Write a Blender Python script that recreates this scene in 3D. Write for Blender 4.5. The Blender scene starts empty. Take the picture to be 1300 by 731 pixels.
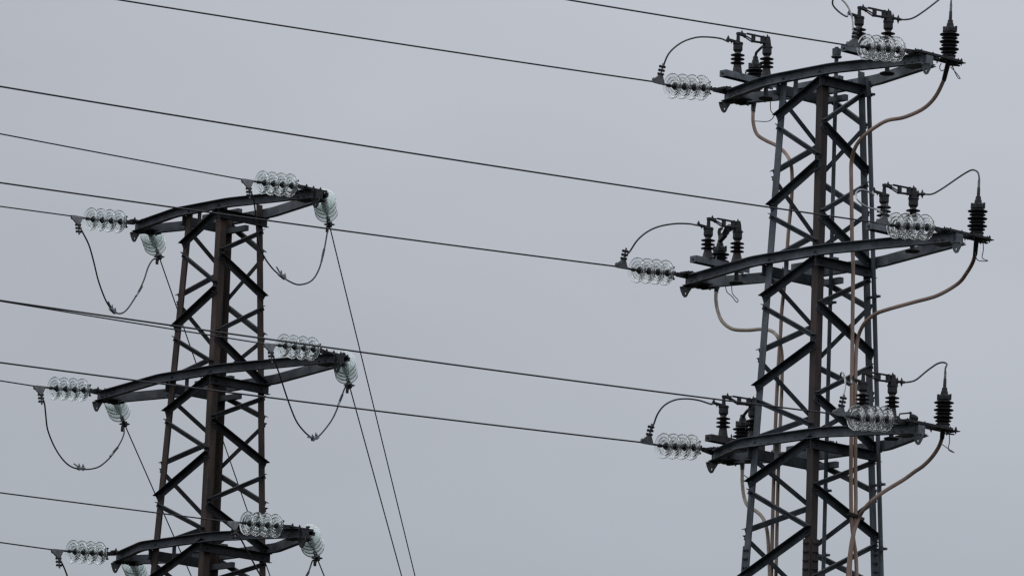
import bpy, math, random
from mathutils import Vector, Matrix
random.seed(7)
C = bpy.context
S = C.scene
COL = S.collection
R = math.radians

# ------------------------------------------------------------------ camera
CAM_Z = 1.7
PITCH, ROLL, FPX = 0.19039239, 0.03686045, 9000.0      # focal length in photo pixels (photo is 1300 wide)
cp, sp, cr, sr = math.cos(PITCH), math.sin(PITCH), math.cos(ROLL), math.sin(ROLL)
FWD = Vector((0, cp, sp)); UP0 = Vector((0, -sp, cp)); RT = Vector((1, 0, 0))
CR = RT * cr + UP0 * sr
CU = RT * -sr + UP0 * cr
cam_d = bpy.data.cameras.new('camera'); cam = bpy.data.objects.new('camera', cam_d); COL.objects.link(cam)
cam_d.sensor_width = 36; cam_d.lens = 36 * FPX / 1300.0
cam_d.clip_start = 1; cam_d.clip_end = 20000
m = Matrix((CR, CU, -FWD)).transposed().to_4x4(); m.translation = Vector((0, 0, CAM_Z))
cam.matrix_world = m
S.camera = cam

# ------------------------------------------------------------------ world (overcast sky)
SUN_EL, SUN_AZ = R(50), R(285)
w = bpy.data.worlds.new('World'); S.world = w; w.use_nodes = True
nt = w.node_tree; nt.nodes.clear()
N = nt.nodes.new; L = nt.links.new
out = N('ShaderNodeOutputWorld'); mix = N('ShaderNodeMixShader'); mix.inputs[0].default_value = 0.95
sky = N('ShaderNodeTexSky'); sky.sky_type = 'NISHITA'; sky.sun_disc = False
sky.sun_elevation = SUN_EL; sky.sun_rotation = SUN_AZ
b1 = N('ShaderNodeBackground'); b1.inputs[1].default_value = 0.05; L(sky.outputs[0], b1.inputs[0])
tc = N('ShaderNodeTexCoord'); sep = N('ShaderNodeSeparateXYZ'); L(tc.outputs['Generated'], sep.inputs[0])
ramp = N('ShaderNodeValToRGB'); L(sep.outputs['Z'], ramp.inputs[0])
e = ramp.color_ramp.elements
e[0].position = 0.0; e[0].color = (0.20, 0.22, 0.25, 1)
e[1].position = 1.0; e[1].color = (1.15, 1.20, 1.28, 1)
for p_, c_ in ((0.13, (0.410, 0.438, 0.486, 1)), (0.158, (0.434, 0.463, 0.513, 1)), (0.19, (0.466, 0.491, 0.544, 1)), (0.225, (0.496, 0.520, 0.576, 1)), (0.28, (0.530, 0.552, 0.610, 1)), (0.5, (0.74, 0.78, 0.86, 1))):
    k_ = e.new(p_); k_.color = c_
nz = N('ShaderNodeTexNoise'); nz.inputs['Scale'].default_value = 16; nz.inputs['Detail'].default_value = 3; nz.inputs['Roughness'].default_value = .45
mp = N('ShaderNodeMapping'); mp.inputs['Scale'].default_value = (1, 1, 2.2); L(tc.outputs['Generated'], mp.inputs[0]); L(mp.outputs[0], nz.inputs['Vector'])
mr = N('ShaderNodeMapRange'); mr.inputs[1].default_value = .3; mr.inputs[2].default_value = .7; mr.inputs[3].default_value = .965; mr.inputs[4].default_value = 1.035
L(nz.outputs[0], mr.inputs[0])
# a thinner, brighter patch of cloud to the right of the towers
bd = Vector((math.sin(R(5.5)) * math.cos(R(15)), math.cos(R(5.5)) * math.cos(R(15)), math.sin(R(15))))
dp = N('ShaderNodeVectorMath'); dp.operation = 'DOT_PRODUCT'; dp.inputs[1].default_value = bd; L(tc.outputs['Generated'], dp.inputs[0])
br = N('ShaderNodeMapRange'); br.interpolation_type = 'SMOOTHSTEP'; br.inputs[1].default_value = math.cos(R(10)); br.inputs[2].default_value = 1; br.inputs[3].default_value = .955; br.inputs[4].default_value = 1.085
L(dp.outputs['Value'], br.inputs[0])
ml = N('ShaderNodeMath'); ml.operation = 'MULTIPLY'; L(mr.outputs[0], ml.inputs[0]); L(br.outputs[0], ml.inputs[1])
vm = N('ShaderNodeVectorMath'); vm.operation = 'SCALE'; L(ramp.outputs[0], vm.inputs[0]); L(ml.outputs[0], vm.inputs['Scale'])
b2 = N('ShaderNodeBackground'); b2.inputs[1].default_value = 1.0; L(vm.outputs[0], b2.inputs[0])
L(b1.outputs[0], mix.inputs[1]); L(b2.outputs[0], mix.inputs[2]); L(mix.outputs[0], out.inputs[0])

sun_d = bpy.data.lights.new('sun', 'SUN'); sun_d.energy = 0.6; sun_d.angle = R(25); sun_d.color = (1, .97, .93)
sun = bpy.data.objects.new('sun', sun_d); COL.objects.link(sun)
sdir = Vector((math.sin(SUN_AZ) * math.cos(SUN_EL), math.cos(SUN_AZ) * math.cos(SUN_EL), math.sin(SUN_EL)))
sun.rotation_euler = sdir.to_track_quat('Z', 'Y').to_euler(); sun.location = (0, 0, 60)

S.render.engine = 'CYCLES'
S.view_settings.view_transform = 'Standard'; S.view_settings.look = 'None'
S.view_settings.exposure = 0; S.view_settings.gamma = 1; S.view_settings.use_curve_mapping = False
S.cycles.max_bounces = 16; S.cycles.transmission_bounces = 16; S.cycles.glossy_bounces = 6; S.cycles.transparent_max_bounces = 16
S.cycles.pixel_filter_type = 'BLACKMAN_HARRIS'; S.cycles.filter_width = 1.4
S.cycles.caustics_refractive = True; S.cycles.caustics_reflective = False

# ------------------------------------------------------------------ the two towers' frames
TOW = {1: dict(X=3.02094691, Y=69.0, Z=15.52082475, th=0.82962070, arms=(0, -1.8407970, -3.6821346), k=.03527235, ln=-.00261766, ld=.00105589,
               HL=(1.3166, 1.8048, 1.3527), HR=(1.4432, 1.9040, 1.4480)),
       2: dict(X=-3.18750144, Y=76.41640124, Z=15.45362792, th=0.83191293, arms=(0, -1.8614677, -3.7178107), k=.03717029, ln=.00120574, ld=.00039857,
               HL=(1.4516, 1.9698, 1.5028), HR=(1.5492, 2.0152, 1.5634))}
A0 = 0.29574801
def half(t, z): return A0 - TOW[t]['k'] * z
def W(t, p, arm=0):
    q = TOW[t]; x, y, z = p; z = z + q['arms'][arm]; th = q['th']
    return Vector((q['X'] + q['ln'] * z + x * math.cos(th) + y * math.sin(th), q['Y'] + q['ld'] * z - x * math.sin(th) + y * math.cos(th), q['Z'] + z + CAM_Z))
def ray(px, py):
    return (FWD * FPX + CR * (px - 650) + CU * (365.5 - py)) / FPX
def proj(P):
    v = P - Vector((0, 0, CAM_Z)); d = v.dot(FWD)
    return 650 + FPX * v.dot(CR) / d, 365.5 - FPX * v.dot(CU) / d
CAMP = Vector((0, 0, CAM_Z))
def at(t, px, py, ax, val, arm=0):
    """tower-frame point on the plane ax = val seen at photo position px, py"""
    o = W(t, (0, 0, 0), arm)
    M = Matrix((W(t, (1, 0, 0), arm) - o, W(t, (0, 1, 0), arm) - o, W(t, (0, 0, 1), arm) - o)).transposed().inverted()
    O = M @ (CAMP - o); D = M @ ray(px, py); i = 'xyz'.index(ax); k = (val - O[i]) / D[i]
    return O + D * k
def atY(px, py, Y):
    d = ray(px, py); return CAMP + d * (Y / d.y)
def leg_z(t, sx, sy, py):
    """height on a leg corner line whose image is at row py"""
    f = lambda z: proj(W(t, (sx * half(t, z), sy * half(t, z), z)))[1]
    z0, z1 = 0.5, -6.0
    for _ in range(40):
        zm = (z0 + z1) / 2
        if f(zm) < py: z0 = zm
        else: z1 = zm
    return (z0 + z1) / 2

# ------------------------------------------------------------------ materials
def new_mat(name):
    m_ = bpy.data.materials.new(name); m_.use_nodes = True
    return m_, m_.node_tree, m_.node_tree.nodes['Principled BSDF']
def mottled(name, c1, c2, c3, rough=.6, metal=.0, scale=9, c3_amt=.58, bump=.25, spec=.5, streak=.35):
    m_, t_, b_ = new_mat(name); n = t_.nodes.new; l = t_.links.new
    tc_ = n('ShaderNodeTexCoord'); mp_ = n('ShaderNodeMapping'); mp_.inputs['Scale'].default_value = (1, 1, streak); l(tc_.outputs['Object'], mp_.inputs[0])
    a = n('ShaderNodeTexNoise'); a.inputs['Scale'].default_value = scale; a.inputs['Detail'].default_value = 6; a.inputs['Roughness'].default_value = .62; l(mp_.outputs[0], a.inputs['Vector'])
    r_ = n('ShaderNodeValToRGB'); r_.color_ramp.elements[0].position = .36; r_.color_ramp.elements[0].color = (*c1, 1)
    r_.color_ramp.elements[1].position = .66; r_.color_ramp.elements[1].color = (*c2, 1); l(a.outputs[0], r_.inputs[0])
    b = n('ShaderNodeTexNoise'); b.inputs['Scale'].default_value = scale * 2.7; b.inputs['Detail'].default_value = 8; b.inputs['Roughness'].default_value = .7; l(mp_.outputs[0], b.inputs['Vector'])
    rr = n('ShaderNodeMapRange'); rr.inputs[1].default_value = c3_amt; rr.inputs[2].default_value = c3_amt + .12; l(b.outputs[0], rr.inputs[0])
    mx = n('ShaderNodeMix'); mx.data_type = 'RGBA'; l(rr.outputs[0], mx.inputs['Factor']); l(r_.outputs[0], mx.inputs['A']); mx.inputs['B'].default_value = (*c3, 1)
    l(mx.outputs['Result'], b_.inputs['Base Color'])
    ro = n('ShaderNodeMapRange'); ro.inputs[3].default_value = rough - .12; ro.inputs[4].default_value = rough + .15; l(b.outputs[0], ro.inputs[0]); l(ro.outputs[0], b_.inputs['Roughness'])
    bp = n('ShaderNodeBump'); bp.inputs['Strength'].default_value = bump; bp.inputs['Distance'].default_value = .004; l(b.outputs[0], bp.inputs['Height']); l(bp.outputs[0], b_.inputs['Normal'])
    b_.inputs['Metallic'].default_value = metal; b_.inputs['Specular IOR Level'].default_value = spec
    return m_
def plain(name, col, rough=.5, metal=0, spec=.5):
    m_, t_, b_ = new_mat(name); n = t_.nodes.new; l = t_.links.new
    tc_ = n('ShaderNodeTexCoord'); a = n('ShaderNodeTexNoise'); a.inputs['Scale'].default_value = 30; a.inputs['Detail'].default_value = 4; l(tc_.outputs['Object'], a.inputs['Vector'])
    r_ = n('ShaderNodeValToRGB'); r_.color_ramp.elements[0].position = .35; r_.color_ramp.elements[1].position = .7
    r_.color_ramp.elements[0].color = (*[c * .75 for c in col], 1); r_.color_ramp.elements[1].color = (*[min(1, c * 1.2) for c in col], 1)
    l(a.outputs[0], r_.inputs[0]); l(r_.outputs[0], b_.inputs['Base Color'])
    b_.inputs['Roughness'].default_value = rough; b_.inputs['Metallic'].default_value = metal; b_.inputs['Specular IOR Level'].default_value = spec
    return m_
def glass(name, col, r0=.02, r1=.10, tr=.97):
    m_, t_, b_ = new_mat(name)
    n = t_.nodes.new; l = t_.links.new
    tc_ = n('ShaderNodeTexCoord'); a = n('ShaderNodeTexNoise'); a.inputs['Scale'].default_value = 14; a.inputs['Detail'].default_value = 3; l(tc_.outputs['Object'], a.inputs['Vector'])
    r_ = n('ShaderNodeMapRange'); r_.inputs[1].default_value = .35; r_.inputs[2].default_value = .7; r_.inputs[3].default_value = r0; r_.inputs[4].default_value = r1; l(a.outputs[0], r_.inputs[0]); l(r_.outputs[0], b_.inputs['Roughness'])
    b_.inputs['Base Color'].default_value = (*col, 1); b_.inputs['Transmission Weight'].default_value = tr; b_.inputs['IOR'].default_value = 1.42
    return m_
M = dict(
    steel=mottled('galvanised_steel', (.045, .058, .070), (.135, .156, .176), (.055, .045, .040), rough=.6, metal=.1, scale=5, c3_amt=.55, spec=.3),
    arm=mottled('crossarm_steel', (.080, .097, .112), (.195, .220, .242), (.060, .048, .042), rough=.55, metal=.1, scale=5, streak=1, c3_amt=.56),
    brace=mottled('brace_steel', (.026, .034, .041), (.080, .096, .110), (.045, .034, .028), rough=.65, metal=.05, scale=5, c3_amt=.56, streak=1, spec=.25),
    rust=mottled('rusty_leg_steel', (.040, .032, .030), (.088, .060, .051), (.026, .026, .029), rough=.8, metal=.0, scale=8, spec=.25),
    rust_dark=mottled('brown_tinged_leg_steel', (.034, .031, .032), (.074, .056, .051), (.026, .028, .031), rough=.75, metal=.0, scale=7, spec=.25),
    arm2=mottled('weathered_crossarm_steel', (.034, .042, .050), (.110, .125, .140), (.060, .042, .034), rough=.6, metal=.1, scale=4, c3_amt=.55, streak=1),
    brace2=mottled('weathered_brace_steel', (.014, .017, .020), (.048, .051, .056), (.055, .037, .029), rough=.7, metal=.0, scale=5, c3_amt=.56, streak=1, spec=.2),
    fitting=mottled('dark_fitting_metal', (.011, .012, .014), (.032, .035, .040), (.030, .022, .018), rough=.6, metal=.05, scale=20, streak=1),
    alu=mottled('cast_aluminium', (.17, .18, .19), (.30, .31, .32), (.10, .10, .10), rough=.5, metal=.5, scale=25, streak=1),
    capmetal=mottled('galvanised_cap_iron', (.13, .14, .145), (.24, .25, .255), (.09, .085, .08), rough=.5, metal=.3, scale=25, streak=1),
    wire=plain('stranded_conductor', (.038, .039, .042), .55, .2),
    lead=plain('jumper_conductor', (.10, .105, .11), .45, .5),
    brightlead=plain('bare_aluminium_lead', (.30, .31, .32), .4, .6),
    porc=plain('dark_brown_porcelain', (.022, .015, .015), .22, 0, .5),
    porc_base=mottled('cement_and_iron_base', (.040, .036, .037), (.078, .068, .067), (.04, .032, .032), rough=.75, scale=25, streak=1),
    rubber=plain('black_silicone_rubber', (.012, .012, .014), .45, 0, .4),
    cable=mottled('brown_cable_sheath', (.30, .205, .162), (.46, .335, .275), (.22, .155, .125), rough=.65, scale=4, bump=.1, c3_amt=.6),
    cable_pale=mottled('faded_tan_cable_sheath', (.35, .285, .225), (.50, .42, .345), (.26, .21, .165), rough=.6, scale=8, bump=.1, c3_amt=.6),
    shrink=plain('black_heat_shrink', (.018, .018, .020), .5),
    glass=glass('clear_toughened_glass', (.97, .985, .975), .03, .07, .92),
    glass_r=glass('dusty_green_glass', (.94, .99, .972), .03, .07, .86),
    capmetal_r=mottled('bright_galvanised_cap', (.50, .54, .53), (.66, .70, .69), (.38, .39, .38), rough=.5, metal=.0, scale=25, streak=1),
    glass_g=glass('green_toughened_glass', (.95, .985, .972), .03, .07, .91),
)

# ------------------------------------------------------------------ mesh builder
def smooth_pts(pts, n=6):
    pts = [Vector(p) for p in pts]
    if len(pts) < 3: return pts
    o = []
    for i in range(len(pts) - 1):
        p1, p2 = pts[i], pts[i + 1]
        p0 = pts[i - 1] if i else p1 * 2 - p2
        p3 = pts[i + 2] if i + 2 < len(pts) else p2 * 2 - p1
        for k in range(n):
            u = k / n
            o.append(.5 * ((2 * p1) + (p2 - p0) * u + (2 * p0 - 5 * p1 + 4 * p2 - p3) * u * u + (3 * p1 - p0 - 3 * p2 + p3) * u ** 3))
    o.append(pts[-1]); return o
class MB:
    def __init__(s): s.v = []; s.f = []
    def add(s, v, f):
        b = len(s.v); s.v += [Vector(x) for x in v]; s.f += [[b + i for i in x] for x in f]; return s
    def sweep(s, prof, frames):
        """prof: closed 2D polygon; frames: list of (origin, a_axis, b_axis)"""
        n = len(prof); v = []
        for o, a, b in frames:
            v += [o + a * x + b * y for x, y in prof]
        f = []
        for i in range(len(frames) - 1):
            for j in range(n):
                k = (j + 1) % n
                f.append((i * n + j, i * n + k, (i + 1) * n + k, (i + 1) * n + j))
        f.append(tuple(reversed(range(n)))); f.append(tuple((len(frames) - 1) * n + j for j in range(n)))
        return s.add(v, f)
    def bar(s, p0, p1, w_, h_, up=(0, 0, 1)):
        p0, p1 = Vector(p0), Vector(p1); d = (p1 - p0).normalized(); u = Vector(up); sd = d.cross(u).normalized(); u = sd.cross(d)
        return s.sweep([(-w_ / 2, -h_ / 2), (w_ / 2, -h_ / 2), (w_ / 2, h_ / 2), (-w_ / 2, h_ / 2)], [(p0, sd, u), (p1, sd, u)])
    def angle(s, p0, p1, flat, outd, w1, w2, t=.006):
        """L profile: flange w1 along 'flat', flange w2 along 'outd', corner on the line"""
        p0, p1 = Vector(p0), Vector(p1); d = (p1 - p0).normalized(); outd = Vector(outd); outd = (outd - d * outd.dot(d)).normalized()
        flat = Vector(flat); flat = (flat - d * flat.dot(d)); flat = (flat - outd * flat.dot(outd)).normalized()
        pr = [(0, 0), (w1, 0), (w1, t), (t, t), (t, w2), (0, w2)]
        return s.sweep(pr, [(p0, flat, outd), (p1, flat, outd)])
    def tube(s, pts, r, seg=10, smooth=0, r1=None):
        pts = smooth_pts(pts, smooth) if smooth else [Vector(p) for p in pts]
        n = len(pts); fr = []; prev = None; v = []
        for i, p in enumerate(pts):
            d = (pts[min(i + 1, n - 1)] - pts[max(i - 1, 0)]).normalized()
            if prev is None:
                a = d.cross(Vector((0.31, .2, .93))).normalized()
            else:
                a = (prev - d * prev.dot(d)).normalized()
            prev = a; b = d.cross(a); rr = r if r1 is None else r + (r1 - r) * i / (n - 1)
            v += [p + (a * math.cos(2 * math.pi * j / seg) + b * math.sin(2 * math.pi * j / seg)) * rr for j in range(seg)]
        f = []
        for i in range(n - 1):
            for j in range(seg):
                k = (j + 1) % seg; f.append((i * seg + j, i * seg + k, (i + 1) * seg + k, (i + 1) * seg + j))
        f.append(tuple(reversed(range(seg)))); f.append(tuple((n - 1) * seg + j for j in range(seg)))
        return s.add(v, f)
    def lathe(s, o, axis, prof, seg=20, closed=False):
        o = Vector(o); ax = Vector(axis).normalized(); a = ax.cross(Vector((.3, .9, .1)) if abs(ax.z) > .8 else Vector((0, 0, 1))).normalized(); b = ax.cross(a)
        v = []
        for r_, h_ in prof:
            v += [o + ax * h_ + (a * math.cos(2 * math.pi * j / seg) + b * math.sin(2 * math.pi * j / seg)) * r_ for j in range(seg)]
        f = []; n = len(prof); rng = n if closed else n - 1
        for i in range(rng):
            i2 = (i + 1) % n
            for j in range(seg):
                k = (j + 1) % seg; f.append((i * seg + j, i * seg + k, i2 * seg + k, i2 * seg + j))
        if not closed:
            f.append(tuple(reversed(range(seg)))); f.append(tuple((n - 1) * seg + j for j in range(seg)))
        return s.add(v, f)
    def bolt(s, p, d, r=.011, h=.014):
        s.lathe(p, d, [(r * 1.35, 0), (r * 1.35, .003), (r, .003), (r, h)], 6); return s.lathe(Vector(p) + Vector(d).normalized() * h, d, [(r * .5, 0), (r * .5, .012)], 6)
    def xf(s, fn): s.v = [fn(v) for v in s.v]; return s
    def build(s, name, mat, parent=None, smooth=False, origin=None):
        me = bpy.data.meshes.new(name); o = bpy.data.objects.new(name, me); COL.objects.link(o)
        if parent is not None: o.parent = parent
        if origin is not None:
            og = Vector(origin)
        else: og = Vector(parent.get('_o', (0, 0, 0))) if parent is not None else Vector((0, 0, 0))
        me.from_pydata([v - og for v in s.v], [], s.f); me.update()
        import bmesh
        bm = bmesh.new(); bm.from_mesh(me); bmesh.ops.recalc_face_normals(bm, faces=bm.faces); bm.to_mesh(me); bm.free()
        if smooth:
            me.shade_smooth(); me.set_sharp_from_angle(angle=R(38))
        me.materials.append(M[mat] if isinstance(mat, str) else mat)
        if parent is None: o.location = og
        o['_o'] = tuple(og)
        return o
def tag(o, label, cat, group=None, kind=None):
    if label: o['label'] = label
    if cat: o['category'] = cat
    if group: o['group'] = group
    if kind: o['kind'] = kind
    return o
def thing(name, loc, label, cat, group=None):
    o = bpy.data.objects.new(name, None); COL.objects.link(o); o.location = loc; o['_o'] = tuple(loc); o.empty_display_size = .1
    return tag(o, label, cat, group)

# ------------------------------------------------------------------ ground
gm = mottled('grass_field', (.014, .016, .012), (.026, .026, .020), (.030, .027, .022), rough=.9, scale=.15, spec=.1, streak=1)
g = MB(); G = 4000
g.add([(-G, -G, 0), (G, -G, 0), (G, G, 0), (-G, G, 0)], [(0, 1, 2, 3)])
tag(g.build('ground', gm), None, None, kind='structure')

TN = {1: 'right', 2: 'left'}
AN = ('top', 'middle', 'lowest')
ZD = Vector((0, 0, 1))
def dirs(t):
    th = TOW[t]['th']; return Vector((math.cos(th), -math.sin(th), 0)), Vector((math.sin(th), math.cos(th), 0))

# ------------------------------------------------------------------ towers
BR = {1: dict(
 LC=[('L', 147.5, 'C', 104.8, 1), ('L', 164, 'C', 195, 0), ('C', 210, 'L', 261, 1), ('L', 277, 'C', 305, 0),
     ('L', 377, 'C', 331, 1), ('L', 392, 'C', 425, 0), ('C', 439.7, 'L', 490.6, 1), ('L', 510, 'C', 538, 0),
     ('L', 612.5, 'C', 560, 1), ('L', 626, 'C', 667.5, 0), ('C', 674, 'L', 733, 1)],
 LB=[('L', 125, 'B', 185, 0), ('B', 188, 'L', 217, 0), ('L', 229, 'B', 302, 0), ('L', 330, 'B', 300, 0),
     ('L', 350, 'B', 415, 0), ('L', 444, 'B', 416, 0), ('L', 459, 'B', 528.7, 0), ('L', 556, 'B', 532, 0),
     ('L', 582, 'B', 641, 0), ('L', 672, 'B', 646, 0), ('L', 684, 'B', 758, 0)],
 CR=[('C', 152, 'R', 121, 0), ('C', 162, 'R', 218, 1), ('C', 266.5, 'R', 237, 0), ('C', 277, 'R', 336, 1),
     ('C', 383, 'R', 358, 0), ('C', 391, 'R', 450, 1), ('C', 498, 'R', 467, 0), ('C', 507, 'R', 568, 1),
     ('C', 614, 'R', 588, 0), ('C', 621, 'R', 682, 1), ('C', 731, 'R', 693, 0)],
 BR=[('B', 124, 'R', 158, 0), ('B', 219, 'R', 163, 0), ('B', 236, 'R', 270, 0), ('B', 315, 'R', 273, 0),
     ('B', 357, 'R', 390, 0), ('B', 455, 'R', 391, 0), ('B', 468, 'R', 499, 0), ('B', 548, 'R', 508, 0),
     ('B', 588, 'R', 623, 0), ('B', 694, 'R', 636, 0), ('B', 704, 'R', 742, 0)]),
 2: dict(
 LC=[('L', 309.7, 'C', 270, 1), ('L', 326, 'C', 357, 0), ('C', 370, 'L', 415, 1), ('L', 432, 'C', 458, 0),
     ('L', 522.7, 'C', 480, 1), ('L', 537, 'C', 568, 0), ('C', 579, 'L', 630, 1), ('L', 642, 'C', 670, 0),
     ('L', 737, 'C', 690, 1)],
 LB=[('L', 290, 'B', 344, 0), ('L', 374, 'B', 347, 0), ('L', 387, 'B', 449, 0), ('L', 478, 'B', 452, 0),
     ('L', 505, 'B', 558, 0), ('L', 587, 'B', 560, 0), ('L', 599, 'B', 666, 0), ('L', 692, 'B', 668, 0), ('L', 715, 'B', 770, 0)],
 CR=[('C', 316, 'R', 296.5, 0), ('C', 328, 'R', 376, 1), ('C', 418.5, 'R', 393.5, 0), ('C', 431, 'R', 487, 1),
     ('C', 527.5, 'R', 507, 0), ('C', 537, 'R', 588, 1), ('C', 633, 'R', 606.5, 0), ('C', 644, 'R', 698, 1),
     ('C', 738, 'R', 717, 0)],
 BR=[('B', 288, 'R', 319, 0), ('B', 381, 'R', 330, 0), ('B', 391, 'R', 424, 0), ('B', 472, 'R', 433, 0),
     ('B', 504, 'R', 529, 0), ('B', 594, 'R', 541, 0), ('B', 605, 'R', 638, 0), ('B', 690, 'R', 648, 0), ('B', 711, 'R', 745, 0)])}
CORN = dict(L=(-1, -1), C=(1, -1), R=(1, 1), B=(-1, 1))
def chan_path(HL, HR, a, y_tip, n=5):
    """plan path of a bent channel from the left tip over the tower face to the right tip"""
    kn = [(-HL, y_tip), (-(a + .14), a), (a + .14, a), (HR, y_tip)]
    o = [Vector((*kn[0], 0))]
    for i in (1, 2):
        p0, p1, p2 = Vector((*kn[i - 1], 0)), Vector((*kn[i], 0)), Vector((*kn[i + 1], 0)); r = .09
        s_ = p1 + (p0 - p1).normalized() * r; e_ = p1 + (p2 - p1).normalized() * r
        for k in range(n + 1):
            u = k / n; o.append(s_ * (1 - u) ** 2 + p1 * 2 * u * (1 - u) + e_ * u * u)
    o.append(Vector((*kn[3], 0))); return o
def tower(t):
    q = TOW[t]; zg = -(q['Z'] + CAM_Z)
    base = W(t, (0, 0, zg))
    lbl = ('grey lattice pylon on the right carrying switches, bushings and brown cables' if t == 1 else 'rust brown lattice pylon on the left with looping jumpers and rear wires')
    T = thing('lattice_pylon', base, lbl, 'pylon', 'steel lattice pylons')
    w_ = lambda p: W(t, p)
    legmat = {1: dict(L='steel', C='rust_dark', R='steel', B='steel'), 2: dict(L='rust', C='rust', R='rust', B='rust')}[t]
    ztop = dict(L=-.02, C=.0, R=.09, B=.03)
    for nm, (sx, sy) in CORN.items():
        mb = MB(); wd, th = .085, .008
        zs = [ztop[nm], -2, -4, -6, zg]
        prof = [(0, 0), (wd, 0), (wd, th), (th, th), (th, wd), (0, wd)]
        mb.sweep(prof, [(Vector((sx * half(t, z), sy * half(t, z), z)), Vector((-sx, 0, 0)), Vector((0, -sy, 0))) for z in zs])
        # bolts of the bracing on both flanges
        for face, lst in BR[t].items():
            for (n0, y0, n1, y1, th_) in lst:
                for nn, yy in ((n0, y0), (n1, y1)):
                    if nn != nm: continue
                    z = leg_z(t, sx, sy, yy); h_ = half(t, z)
                    if face in ('LC', 'BR'): mb.bolt((sx * (h_ - .042), sy * (h_ + .012), z), (0, sy, 0))
                    else: mb.bolt((sx * (h_ + .012), sy * (h_ - .042), z), (sx, 0, 0))
        mb.xf(w_); lg = mb.build('leg', legmat[nm], T)
        if legmat[nm] == 'rust_dark' and t == 1: lg['label'] = 'brown rusty corner leg'
        # splice plates with bolt rows at the foot of the frame
        if t == 1:
            zc = leg_z(t, sx, sy, dict(L=726, C=716, R=732, B=738)[nm]); mb = MB()
            z0, z1 = zc + .26, zc - .26
            for ax in (0, 1):
                h0, h1 = half(t, z0), half(t, z1); g0 = .006
                if ax == 0:
                    p = [(sx * (h0 + g0), sy * (h0 + g0), z0), (sx * (h0 - .095), sy * (h0 + g0), z0), (sx * (h1 - .095), sy * (h1 + g0), z1), (sx * (h1 + g0), sy * (h1 + g0), z1)]; dv = Vector((0, sy * .008, 0))
                else:
                    p = [(sx * (h0 + g0), sy * (h0 + g0 - .002), z0), (sx * (h0 + g0), sy * (h0 - .095), z0), (sx * (h1 + g0), sy * (h1 - .095), z1), (sx * (h1 + g0), sy * (h1 + g0 - .002), z1)]; dv = Vector((sx * .008, 0, 0))
                P = [Vector(x) for x in p]; P2 = [x + dv for x in P]
                mb.add(P + P2, [(0, 1, 2, 3), (7, 6, 5, 4), (0, 4, 5, 1), (1, 5, 6, 2), (2, 6, 7, 3), (3, 7, 4, 0)])
                for k in range(6):
                    zz = z0 - .045 - k * .086; hh = half(t, zz)
                    for off in ((.045,) if k % 1 else (.028, .066)):
                        if ax == 0: mb.bolt((sx * (hh - off), sy * (hh + .015), zz), (0, sy, 0), .012)
                        else: mb.bolt((sx * (hh + .015), sy * (hh - off), zz), (sx, 0, 0), .012)
            mb.xf(w_); mb.build('splice_plate', 'steel' if nm != 'C' else 'rust_dark', lg)
    # bracing
    bm_ = 'brace' if t == 1 else 'brace2'
    def brace(face, n0, z0, n1, z1, thick):
        c0, c1 = CORN[n0], CORN[n1]; h0, h1 = half(t, z0), half(t, z1); of = .003
        wd = .070 if thick else .053
        if face in ('LC', 'BR'):
            sy = c0[1]; p0 = Vector((c0[0] * (h0 - .042), sy * (h0 + of), z0)); p1 = Vector((c1[0] * (h1 - .042), sy * (h1 + of), z1)); o_ = Vector((0, sy, 0))
        else:
            sx = c0[0]; p0 = Vector((sx * (h0 + of), c0[1] * (h0 - .042), z0)); p1 = Vector((sx * (h1 + of), c1[1] * (h1 - .042), z1)); o_ = Vector((sx, 0, 0))
        d = (p1 - p0).normalized(); ext = .055 if thick else .045
        p0 = p0 - d * ext; p1 = p1 + d * ext
        up = ZD - d * d.z; up.normalize()
        off = up * (wd / 2); 
        # second member on the same face goes 7 mm further out where ends could meet
        if not thick: p0 = p0 + o_ * .0005; p1 = p1 + o_ * .0005
        mb = MB().angle(p0 + off, p1 + off, -up, o_, wd, wd * .85, .0055)
        mb.xf(w_); mb.build('brace', bm_, T)
    last = {}
    for face, lst in BR[t].items():
        for (n0, y0, n1, y1, th_) in lst:
            z0, z1 = leg_z(t, *CORN[n0], y0), leg_z(t, *CORN[n1], y1)
            brace(face, n0, z0, n1, z1, th_); last[face] = min(z0, z1, last.get(face, 0))
    # lower bracing down to the ground, wider panels
    for face in BR[t]:
        n0, n1 = face[0], face[1]; zz = last[face] - .05; k = 0
        while zz > zg + 1.2:
            st = 1.5 + .35 * k
            a_, b_ = (n0, n1) if k % 2 == 0 else (n1, n0)
            brace(face, a_, zz, b_, max(zz - st, zg + .1), 1); zz -= st + .08; k += 1
    # crossarms
    am = 'arm' if t == 1 else 'arm2'
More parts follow.
